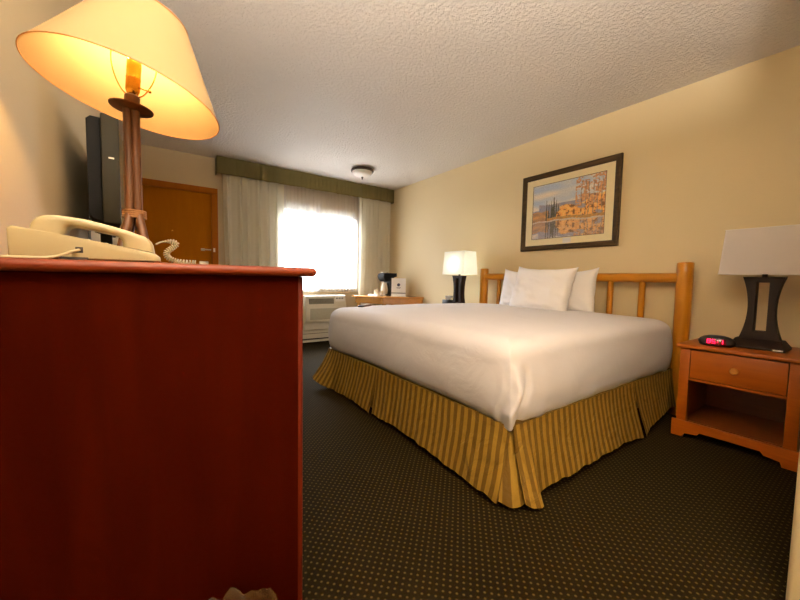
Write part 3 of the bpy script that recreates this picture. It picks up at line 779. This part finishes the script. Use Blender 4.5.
# ------------------------------------------------------------------ bedside lamps
def bedside_lamp(yc, label):
    t = thing('bedside_lamp', label, 'lamp', (2.98, yc, .590), 'hourglass bedside lamps')
    bm = bmesh.new(); box(bm, 2.868, 3.09, yc-.121, yc+.121, .590, .604, .003); obj('base_plate', bm, M['espresso'], t)
    bm = bmesh.new(); rings(bm, [[Vector((2.98+sx_*hx, yc+sy_*hy, z)) for sx_, sy_ in ((-1, -1), (1, -1), (1, 1), (-1, 1))] for hx, hy, z in ((.108, .118, .604), (.06, .098, .644))], True, True, True); obj('sloped_foot', bm, M['espresso'], t)
    # two concave legs joined at the top and bottom
    def half(z):
        q_ = (z-.644)/(1.018-.644); return .058+.030*abs(2*q_-1.0)**2.0
    zs = [.644+.374*i/16 for i in range(17)]
    for s in (-1, 1):
        bm = bmesh.new()
        rows = [[Vector((2.98-.035, yc+s*half(z), z)), Vector((2.98+.035, yc+s*half(z), z)), Vector((2.98+.035, yc+s*.0275, z)), Vector((2.98-.035, yc+s*.0275, z))] for z in zs]
        rings(bm, rows, True, True, True); obj('leg', bm, M['espresso'], t)
    obj('top_block', B(2.98-.034, 2.98+.034, yc-.03, yc+.03, .985, 1.017), M['espresso'], t)
    obj('bottom_block', B(2.98-.034, 2.98+.034, yc-.03, yc+.03, .644, .692), M['espresso'], t)
    bm = bmesh.new(); lathe(bm, [(.012, 1.017), (.012, 1.05), (.016, 1.055), (.016, 1.10), (.012, 1.105)], (2.98, yc), 16); obj('socket', bm, M['bronze'], t)
    bm = bmesh.new(); tube(bm, catmull([(2.98, yc-.012, 1.04), (2.98, yc-.05, 1.12), (2.98, yc-.045, 1.22), (2.98, yc, 1.27), (2.98, yc+.045, 1.22), (2.98, yc+.05, 1.12), (2.98, yc+.012, 1.04)]), .0018, 6); obj('harp', bm, M['bronze'], t)
    bm = bmesh.new()
    def rr(hx, hy, z, cr=.012):
        o_ = []
        for cx_, cy_, a0 in ((hx-cr, hy-cr, 0), (-hx+cr, hy-cr, PI/2), (-hx+cr, -hy+cr, PI), (hx-cr, -hy+cr, 1.5*PI)):
            for k in range(5): an = a0+PI/2*k/4; o_.append(Vector((2.98+cx_+cr*math.cos(an), yc+cy_+cr*math.sin(an), z)))
        return o_
    rows = [rr(.112-.012*k/6, .190-.018*k/6, 1.033+.272*k/6) for k in range(7)]
    rings(bm, rows, True); s_ = obj('lamp_shade', bm, M['shadewhite'], t, smooth=60)
    for hx, hy, z in ((.1125, .1905, 1.034), (.1005, .1725, 1.304)):
        bm = bmesh.new(); p_ = rr(hx, hy, z); tube(bm, p_+[p_[0]], .0018, 6); obj('shade_edge', bm, M['white'], s_)
    bm = bmesh.new(); lathe(bm, [(.012, 1.105), (.014, 1.115), (.028, 1.14), (.03, 1.155), (.02, 1.175), (.005, 1.185)], (2.98, yc), 20)
    return t, bm
L1, bmb = bedside_lamp(.447, 'unlit bedside lamp with white box shade and dark hourglass base, beside the alarm clock')
obj('bulb', bmb, M['white'], L1)
L2, bmb = bedside_lamp(3.02, 'lit bedside lamp with glowing white shade on the far side of the bed')
obj('bulb', bmb, M['bulbcool'], L2)
obj('outlet_plate', B(2.866, 2.869, .335, .375, .594, .602), M['white'], L1)

# alarm clock
ck = thing('alarm_clock', 'small black alarm clock with glowing red digits on the oak nightstand', 'alarm clock', (2.815, .606, .590))
def T_ck(p): 
    return Matrix.Translation((2.815, .606, .590)) @ Matrix.Rotation(.12, 4, 'Z') @ Vector(p)
bm = bmesh.new(); rows = []
for z, sx_, sy_ in ((0, .040, .070), (.008, .046, .082), (.028, .047, .088), (.044, .043, .08), (.057, .034, .062), (.065, .02, .035), (.067, .002, .003)):
    rows.append([T_ck((sx_*math.cos(2*PI*i/40), sy_*math.sin(2*PI*i/40), z)) for i in range(40)])
rings(bm, rows, True, True, True); obj('clock_body', bm, M['black'], ck)
def ck_pt(y, z, off):                    # a point on the clock's front face
    zz = [(0, .040, .070), (.008, .046, .082), (.028, .047, .088), (.044, .043, .08), (.057, .034, .062), (.065, .02, .035)]
    for (za, xa, ya_), (zb_, xb, yb_) in zip(zz, zz[1:]):
        if za <= z <= zb_:
            f_ = (z-za)/(zb_-za); sx_, sy_ = xa+(xb-xa)*f_, ya_+(yb_-ya_)*f_; break
    return T_ck((-(sx_)*math.sqrt(max(0, 1-(y/sy_)**2))-off, y, z))
bm = bmesh.new(); rows = []
for k in range(7):
    z = .012+.036*k/6; rows.append([ck_pt(-.045+.09*i/16, z, .001) for i in range(17)])
rings(bm, rows, False); fc = obj('display_window', bm, M['redwin'], ck)
SEG = {'0': 'abcdef', '1': 'bc', '2': 'abged', '3': 'abgcd', '4': 'fgbc', '5': 'afgcd', '8': 'abcdefg', '7': 'abc'}
def digit(bm, ch, yc, w=.014, z0=.020, z1=.042):
    zm = (z0+z1)/2; h2 = w/2
    segs = {'a': ((yc+h2, z1), (yc-h2, z1)), 'g': ((yc+h2, zm), (yc-h2, zm)), 'd': ((yc+h2, z0), (yc-h2, z0)), 'f': ((yc+h2, zm), (yc+h2, z1)), 'b': ((yc-h2, zm), (yc-h2, z1)), 'e': ((yc+h2, z0), (yc+h2, zm)), 'c': ((yc-h2, z0), (yc-h2, zm))}
    for s in SEG[ch]:
        (ya_, za), (yb_, zb_) = segs[s]; tube(bm, [ck_pt(ya_+(yb_-ya_)*t/3, za+(zb_-za)*t/3, .0025) for t in range(4)], .0016, 6)
for ch, yy in (('8', .032), ('5', .010), ('1', -.024)):
    bm = bmesh.new(); digit(bm, ch, yy); obj('digit', bm, M['led'], ck)
bm = bmesh.new()
for z in (.026, .036): bmesh.ops.create_uvsphere(bm, u_segments=8, v_segments=6, radius=.002, matrix=Matrix.Translation(ck_pt(-.008, z, .002)))
obj('colon', bm, M['led'], ck)

# tissue box on the far nightstand
tb = thing('tissue_box', 'small black tissue box cover on the far nightstand beside the lit lamp', 'tissue box', (2.86, 3.22, .59))
bm = bmesh.new(); box(bm, 2.945, 3.065, 3.16, 3.28, .59, .715, .005); obj('cover', bm, M['black'], tb)
bm = bmesh.new(); rows = []
for k in range(5):
    rows.append([Vector((3.005+(.02+.012*k)*.8*math.cos(a*PI/12)*(1+.4*math.sin(a*1.3+k)), 3.22+(.02+.012*k)*math.sin(a*PI/12)*.6, .713+.012*k+.008*math.sin(a*.9+k))) for a in range(24)])
rings(bm, rows, True); obj('tissue', bm, M['pillow'], tb, smooth=80)

# ------------------------------------------------------------------ framed picture
pf = thing('framed_picture', 'dark framed autumn lake landscape print in a cream mat above the bed', 'picture', (XR-.02, 1.86, 1.288))
fy0, fy1, fz0, fz1 = 1.375, 2.343, 1.286, 2.064; fw = .052
bm = bmesh.new()
prof = [(0, 0), (0, .022), (.012, .030), (.030, .026), (.046, .016), (fw, .012), (fw, 0)]
rows = []
for yy, zz, sy_, sz_ in ((fy0, fz0, 1, 1), (fy1, fz0, -1, 1), (fy1, fz1, -1, -1), (fy0, fz1, 1, -1), (fy0, fz0, 1, 1)):
    rows.append([Vector((XR-.002-h2, yy+sy_*d_, zz+sz_*d_)) for d_, h2 in prof])
rings(bm, rows, True); obj('picture_frame', bm, M['frame'], pf, smooth=25)
bm = bmesh.new(); ay0, ay1, az0_, az1_ = 1.500, 2.215, 1.405, 1.945
for a in ((fy0+fw-.004, ay0, fz0+fw-.004, fz1-fw+.004), (ay1, fy1-fw+.004, fz0+fw-.004, fz1-fw+.004), (ay0, ay1, fz0+fw-.004, az0_), (ay0, ay1, az1_, fz1-fw+.004)):
    box(bm, XR-.0125, XR-.0095, *a)
obj('mat_board', bm, M['matboard'], pf)
bm = bmesh.new()
for a in ((ay0-.004, ay0, az0_-.004, az1_+.004), (ay1, ay1+.004, az0_-.004, az1_+.004), (ay0, ay1, az0_-.004, az0_), (ay0, ay1, az1_, az1_+.004)): box(bm, XR-.0132, XR-.009, *a)
obj('fillet', bm, M['stick'], pf)
obj('white_plate', B(XR-.0135, XR-.012, 1.795, 1.875, 1.345, 1.395), M['paper'], pf)  # small plain white plate low on the mat
# the print: a painted autumn lake, colours per grid cell
def art_col(u, v):
    def nz2(x, y, s, o=0): return noise.noise(Vector((x*s, y*s, o)))
    def mixc(a_, b2, t): t = min(1, max(0, t)); return [a_[i]+(b2[i]-a_[i])*t for i in range(3)]
    shore = .30+.02*math.sin(u*5)+.02*nz2(u, 0, 6)
    refl = v < shore; vv = v if not refl else min(1, 2*shore-v+.01*nz2(u, v, 30)); uu = u+(.008*nz2(u, v*6, 20) if refl else 0)
    c = mixc((222, 214, 206), (176, 190, 210), .5+1.0*nz2(uu, vv*2, 4)+(vv-.7))
    hill = .62+.04*nz2(uu, 0, 5, 3)-(.1 if uu < .1 else 0)
    if vv < hill: c = mixc((134, 142, 172), (160, 150, 160), .5+nz2(uu, vv, 12))
    if vv < .50+.05*nz2(uu, 0, 8, 5) and uu < .25: c = mixc((196, 148, 96), (150, 120, 96), .5+nz2(uu, vv, 16))
    for pc, ph_, pw in ((.215, .70, .012), (.25, .63, .014), (.285, .68, .013), (.325, .74, .020), (.36, .68, .016), (.30, .60, .02), (.39, .6, .014)):
        tt = (ph_-vv)/ph_
        if tt > 0 and abs(uu-pc) < pw*(.25+1.6*tt)*(1+.5*nz2(uu, vv, 60)): c = mixc((52, 58, 52), (84, 78, 60), .5+nz2(uu, vv, 40))
    ft = .56+.10*nz2(uu, 0, 7, 9)+(.12 if uu > .75 else 0)
    if uu > .36 and vv < ft and nz2(uu, vv, 9, 2) > -.42:
        k = nz2(uu, vv, 14, 6)+.6*nz2(uu, vv, 42, 8); c = mixc((206, 140, 70), (232, 186, 112), .5+k*1.4)
        if k < -.22: c = (112, 76, 46)
    if uu > .62 and vv > .5:
        k = nz2(uu, vv, 10, 12)+.8*nz2(uu, vv, 34, 15)
        if k > .02-.5*(uu-.72): c = mixc((204, 156, 110), (172, 124, 94), .5+nz2(uu, vv, 30))
    for tc_ in (.70, .755, .80, .86, .91, .96):
        if vv < .93 and abs(uu-tc_-.02*nz2(0, vv, 5, tc_*9)) < .005: c = mixc((92, 70, 60), (180, 168, 156), .5+nz2(uu, vv, 25))
    if not refl and shore <= v < shore+.06 and uu > .22: c = mixc((190, 140, 70), (150, 120, 80), .5+nz2(uu, v, 30))
    if abs(v-shore) < .012: c = (196, 186, 176)
    if refl: c = mixc(c, (170, 160, 168), .30+.2*nz2(u*.5, v*5, 10))
    k = 1.13+.14*nz2(u, v, 70, 20); return srgb(*[min(255, max(0, x*k)) for x in c])
bm = bmesh.new(); cl_ = bm.loops.layers.float_color.new('Col'); nx, ny = 150, 112
g = [[bm.verts.new((XR-.0095, ay1-(ay1-ay0)*i/nx, az0_+(az1_-az0_)*j/ny)) for j in range(ny+1)] for i in range(nx+1)]
cc = [[art_col(i/nx, j/ny) for j in range(ny+1)] for i in range(nx+1)]
for i in range(nx):
    for j in range(ny):
        f = bm.faces.new((g[i][j], g[i+1][j], g[i+1][j+1], g[i][j+1]))
        for l_, (a_, b2) in zip(f.loops, ((i, j), (i+1, j), (i+1, j+1), (i, j+1))): l_[cl_] = cc[a_][b2]
o = obj('print', bm, M['art'], pf, smooth=0)
obj('picture_glass', B(XR-.0165, XR-.0150, fy0+fw-.006, fy1-fw+.006, fz0+fw-.006, fz1-fw+.006), M['glass'], pf)

# ------------------------------------------------------------------ corner desk and what stands on it
ds = thing('corner_desk', 'small five-sided oak corner desk between the drapes and the headboard wall', 'desk', (2.95, 4.4, 0))
poly = [(3.235, 4.01), (2.66, 4.27), (2.47, 4.76), (2.47, 4.84), (3.235, 4.84)]
def shrink(p, d_):
    c = Vector((2.98, 4.5)); return [tuple(Vector(q_)+(c-Vector(q_)).normalized()*d_) for q_ in p]
bm = bmesh.new(); prism(bm, poly, 'z', .675, .700, .005); obj('desktop', bm, M['deskwood'], ds)
inn = [(3.225, 4.02), (2.69, 4.29), (2.51, 4.76), (2.51, 4.82), (3.225, 4.82)]
bm = bmesh.new(); prism(bm, inn, 'z', .585, .675, .002); ap = obj('apron', bm, M['deskwood'], ds)
def slab_on(a_, b2, z0, z1, off, t, s0, s1):
    a_, b2 = Vector((*a_, 0)), Vector((*b2, 0)); d_ = (b2-a_); n_ = Vector((d_.y, -d_.x, 0)).normalized()
    if n_.dot(Vector((2.98, 4.5, 0))-a_) > 0: n_ = -n_
    p0, p1 = a_+d_*s0, a_+d_*s1; bm = bmesh.new()
    v = [bm.verts.new(p+n_*o2+Vector((0, 0, z))) for z in (z0, z1) for o2 in (0, t) for p in (p0, p1)]
    for f in ((0, 1, 3, 2), (4, 6, 7, 5), (0, 4, 5, 1), (2, 3, 7, 6), (0, 2, 6, 4), (1, 5, 7, 3)): bm.faces.new([v[i] for i in f])
    return bm
for a_, b2 in ((inn[0], inn[1]), (inn[1], inn[2])):
    dw = obj('drawer_front', slab_on(a_, b2, .598, .664, 0, .008, .10, .90), M['deskwood'], ds)
for (x, y) in ((3.20, 4.06), (2.72, 4.31), (2.54, 4.76), (3.20, 4.80)):
    obj('leg', B(x-.022, x+.022, y-.022, y+.022, 0, .675, bev=.003), M['deskwood'], ds)

cm = thing('coffee_maker', 'compact black coffee maker with glass carafe on the corner desk beside the drapes', 'coffee maker', (2.86, 4.42, .70))
bm = bmesh.new(); box(bm, 2.80, 2.95, 4.38, 4.56, .70, .725, .006); obj('warming_base', bm, M['black'], cm)
bm = bmesh.new(); box(bm, 2.89, 2.95, 4.38, 4.56, .725, .98, .01); obj('column', bm, M['black'], cm)
bm = bmesh.new(); prism(bm, [(2.79, .955), (2.775, .99), (2.785, 1.035), (2.82, 1.05), (3.02, 1.05), (3.02, 1.00), (2.95, .98), (2.90, .93), (2.83, .92)], 'y', 4.38, 4.56, .006); hd = obj('brew_head', bm, M['matteblack'], cm)
bm = bmesh.new(); lathe(bm, [(.03, 1.05), (.055, 1.054), (.055, 1.066), (.02, 1.072)], (2.85, 4.47), 24); obj('lid', bm, M['steel'], hd)
bm = bmesh.new(); lathe(bm, [(.045, .725), (.055, .74), (.057, .80), (.045, .86), (.035, .885), (.038, .905)], (2.842, 4.46), 28); obj('carafe', bm, M['coffee_glass'], cm)
cm.location.y += .04
ty = thing('serving_tray', 'low white tray on the corner desk under the cups', 'tray', (2.70, 4.44, .70))
bm = bmesh.new(); box(bm, 2.63, 2.78, 4.36, 4.62, .70, .708, .003); obj('tray_floor', bm, M['white'], ty)
bm = bmesh.new()
for a in ((2.625, 2.632, 4.36, 4.62), (2.778, 2.785, 4.36, 4.62), (2.625, 2.785, 4.355, 4.362), (2.625, 2.785, 4.618, 4.625)): box(bm, a[0], a[1], a[2], a[3], .70, .722, .002)
obj('tray_rim', bm, M['white'], ty)
cup0 = None
for i, (x, y, lb) in enumerate(((2.665, 4.40, 'cream paper cup on the tray, nearest the bed'), (2.735, 4.41, 'cream paper cup on the tray, right below the carafe'), (2.69, 4.49, 'cream paper cup on the tray, in the middle'), (2.73, 4.57, 'cream paper cup on the tray, closest to the drape'))):
    if cup0 is None:
        bm = bmesh.new(); lathe(bm, [(.022, .708), (.03, .775), (.0315, .777), (.029, .774), (.0215, .712)], (x, y), 20); cup0 = obj('paper_cup', bm, M['cup']); o = cup0
    else:
        o = cup0.copy(); COL.objects.link(o); o.location.x = x; o.location.y = y
        if i in (2,): o.scale.z = 1.35
    tag(o, lb, 'cup', 'paper cups on the tray')
sg = thing('sign_card', 'white card in a clear stand with a small dark emblem, on the corner desk', 'sign', (2.96, 4.285, .70))
SG = Matrix.Translation((2.96, 4.285, .70)) @ Matrix.Rotation(math.radians(-42), 4, 'Z')
def sgb(*a, **k):
    bm = bmesh.new(); box(bm, *a, **k); bm.transform(SG); return bm
obj('holder_foot', sgb(-.115, .115, -.04, .04, 0, .006, bev=.001), M['bowl'], sg)
obj('card', sgb(-.108, .108, -.002, .002, .006, .275), M['paper'], sg)
obj('dark_band', sgb(-.108, .108, -.0032, -.0018, .045, .056), M['black'], sg)
bm = bmesh.new(); lathe(bm, [(.024, 0), (.024, .0012)], n=20, mat=SG @ Matrix.Translation((0, -.002, .175)) @ Matrix.Rotation(PI/2, 4, 'X')); obj('emblem', bm, plain('navy_ink', srgb(60, 64, 100), .6), sg)
bm = bmesh.new()
for z, hw in ((.132, .035), (.12, .026)): box(bm, -hw, hw, -.003, -.0018, z, z+.006)
bm.transform(SG); obj('printed_lines', bm, plain('grey_ink', srgb(120, 124, 140), .6), sg)

# ------------------------------------------------------------------ wall lamp added behind the viewer, unseen, for warm fill
vn = thing('added_wall_lamp', 'frosted wall lamp added for warm fill, unseen behind the viewer', 'wall lamp', (.1, YB+.02, 2.0))
bm = bmesh.new(); box(bm, -.2, .4, YB, YB+.03, 1.97, 2.07, .005); obj('back_plate', bm, M['steel'], vn)
bm = bmesh.new(); tube(bm, [(-.18, YB+.06, 2.02), (.38, YB+.06, 2.02)], .035, 20); obj('glass_tube', bm, M['bowl'], vn)

# uplighter added behind the viewer, unseen, to bounce fill off the ceiling
fl = thing('added_uplighter', 'tall bronze uplighter added for ceiling fill, unseen behind the viewer', 'lamp', (-.12, -.38, 0))
bm = bmesh.new(); lathe(bm, [(.13, 0), (.13, .012), (.11, .025), (.02, .035)], (-.12, -.38), 40); obj('base', bm, M['bronze'], fl)
bm = bmesh.new(); lathe(bm, [(.012, .03), (.012, 1.70)], (-.12, -.38), 16); obj('pole', bm, M['bronze'], fl)
bm = bmesh.new(); lathe(bm, [(.02, 1.69), (.08, 1.71), (.15, 1.76), (.185, 1.82), (.181, 1.82), (.145, 1.765), (.075, 1.718), (.02, 1.70)], (-.12, -.38), 40); obj('lamp_shade', bm, M['bronze'], fl)

# ------------------------------------------------------------------ lights
def light(name, typ, loc, power, col, **k):
    l = bpy.data.lights.new(name, typ); l.energy = power; l.color = col
    for a, v in k.items(): setattr(l, a, v)
    o = bpy.data.objects.new(name, l); COL.objects.link(o); o.location = loc; return o
light('added_uplighter_light', 'AREA', (-.12, -.38, 1.80), 235, (1, .94, .86), shape='DISK', size=.26).rotation_euler = (PI, 0, 0)  # added fill, aimed up to brighten ceiling and walls
light('added_wall_lamp_light', 'POINT', (.1, YB+.28, 2.0), 9, (1, .78, .50), shadow_soft_size=.2)  # added weak warm fill from behind the viewer
o = light('window_daylight', 'AREA', (2.0, 8.4, 4.1), 3600, (.95, .98, 1.0), shape='RECTANGLE', size=4.5, size_y=2.2)
o.rotation_euler = (Vector((2.0, 8.4, 4.1))-Vector((2.0, 5.0, 1.4))).to_track_quat('Z', 'Y').to_euler()

wd = bpy.data.worlds.new('World'); sc.world = wd; wd.use_nodes = True
bg = wd.node_tree.nodes['Background']; bg.inputs[0].default_value = (.86, .93, 1, 1); bg.inputs[1].default_value = 1.5

# ------------------------------------------------------------------ camera
yaw, pit, rol = math.radians(34.9162), math.radians(3.5074), math.radians(1.1059)
F = Vector((math.sin(yaw)*math.cos(pit), math.cos(yaw)*math.cos(pit), -math.sin(pit)))
R_0 = Vector((math.cos(yaw), -math.sin(yaw), 0)); U_0 = R_0.cross(F)
Rv = R_0*math.cos(rol)+U_0*math.sin(rol); Uv = -R_0*math.sin(rol)+U_0*math.cos(rol)
cd = bpy.data.cameras.new('camera'); co = bpy.data.objects.new('camera', cd); COL.objects.link(co)
cd.sensor_width = 36; cd.lens = 343.95/800*36; cd.clip_start = .02
mt = Matrix.Identity(4)
for i in range(3): mt[i][0] = Rv[i]; mt[i][1] = Uv[i]; mt[i][2] = -F[i]
mt[0][3], mt[1][3], mt[2][3] = 0, 0, .965
co.matrix_world = mt
sc.camera = co
sc.view_settings.view_transform = 'Standard'; sc.view_settings.look = 'None'; sc.view_settings.gamma = 1; sc.view_settings.exposure = .98
sc.view_settings.use_curve_mapping = False
try:
    sc.cycles.max_bounces = 10; sc.cycles.diffuse_bounces = 6; sc.cycles.transparent_max_bounces = 16; sc.cycles.sample_clamp_indirect = 4
    sc.cycles.caustics_reflective = False; sc.cycles.caustics_refractive = False
except Exception: pass
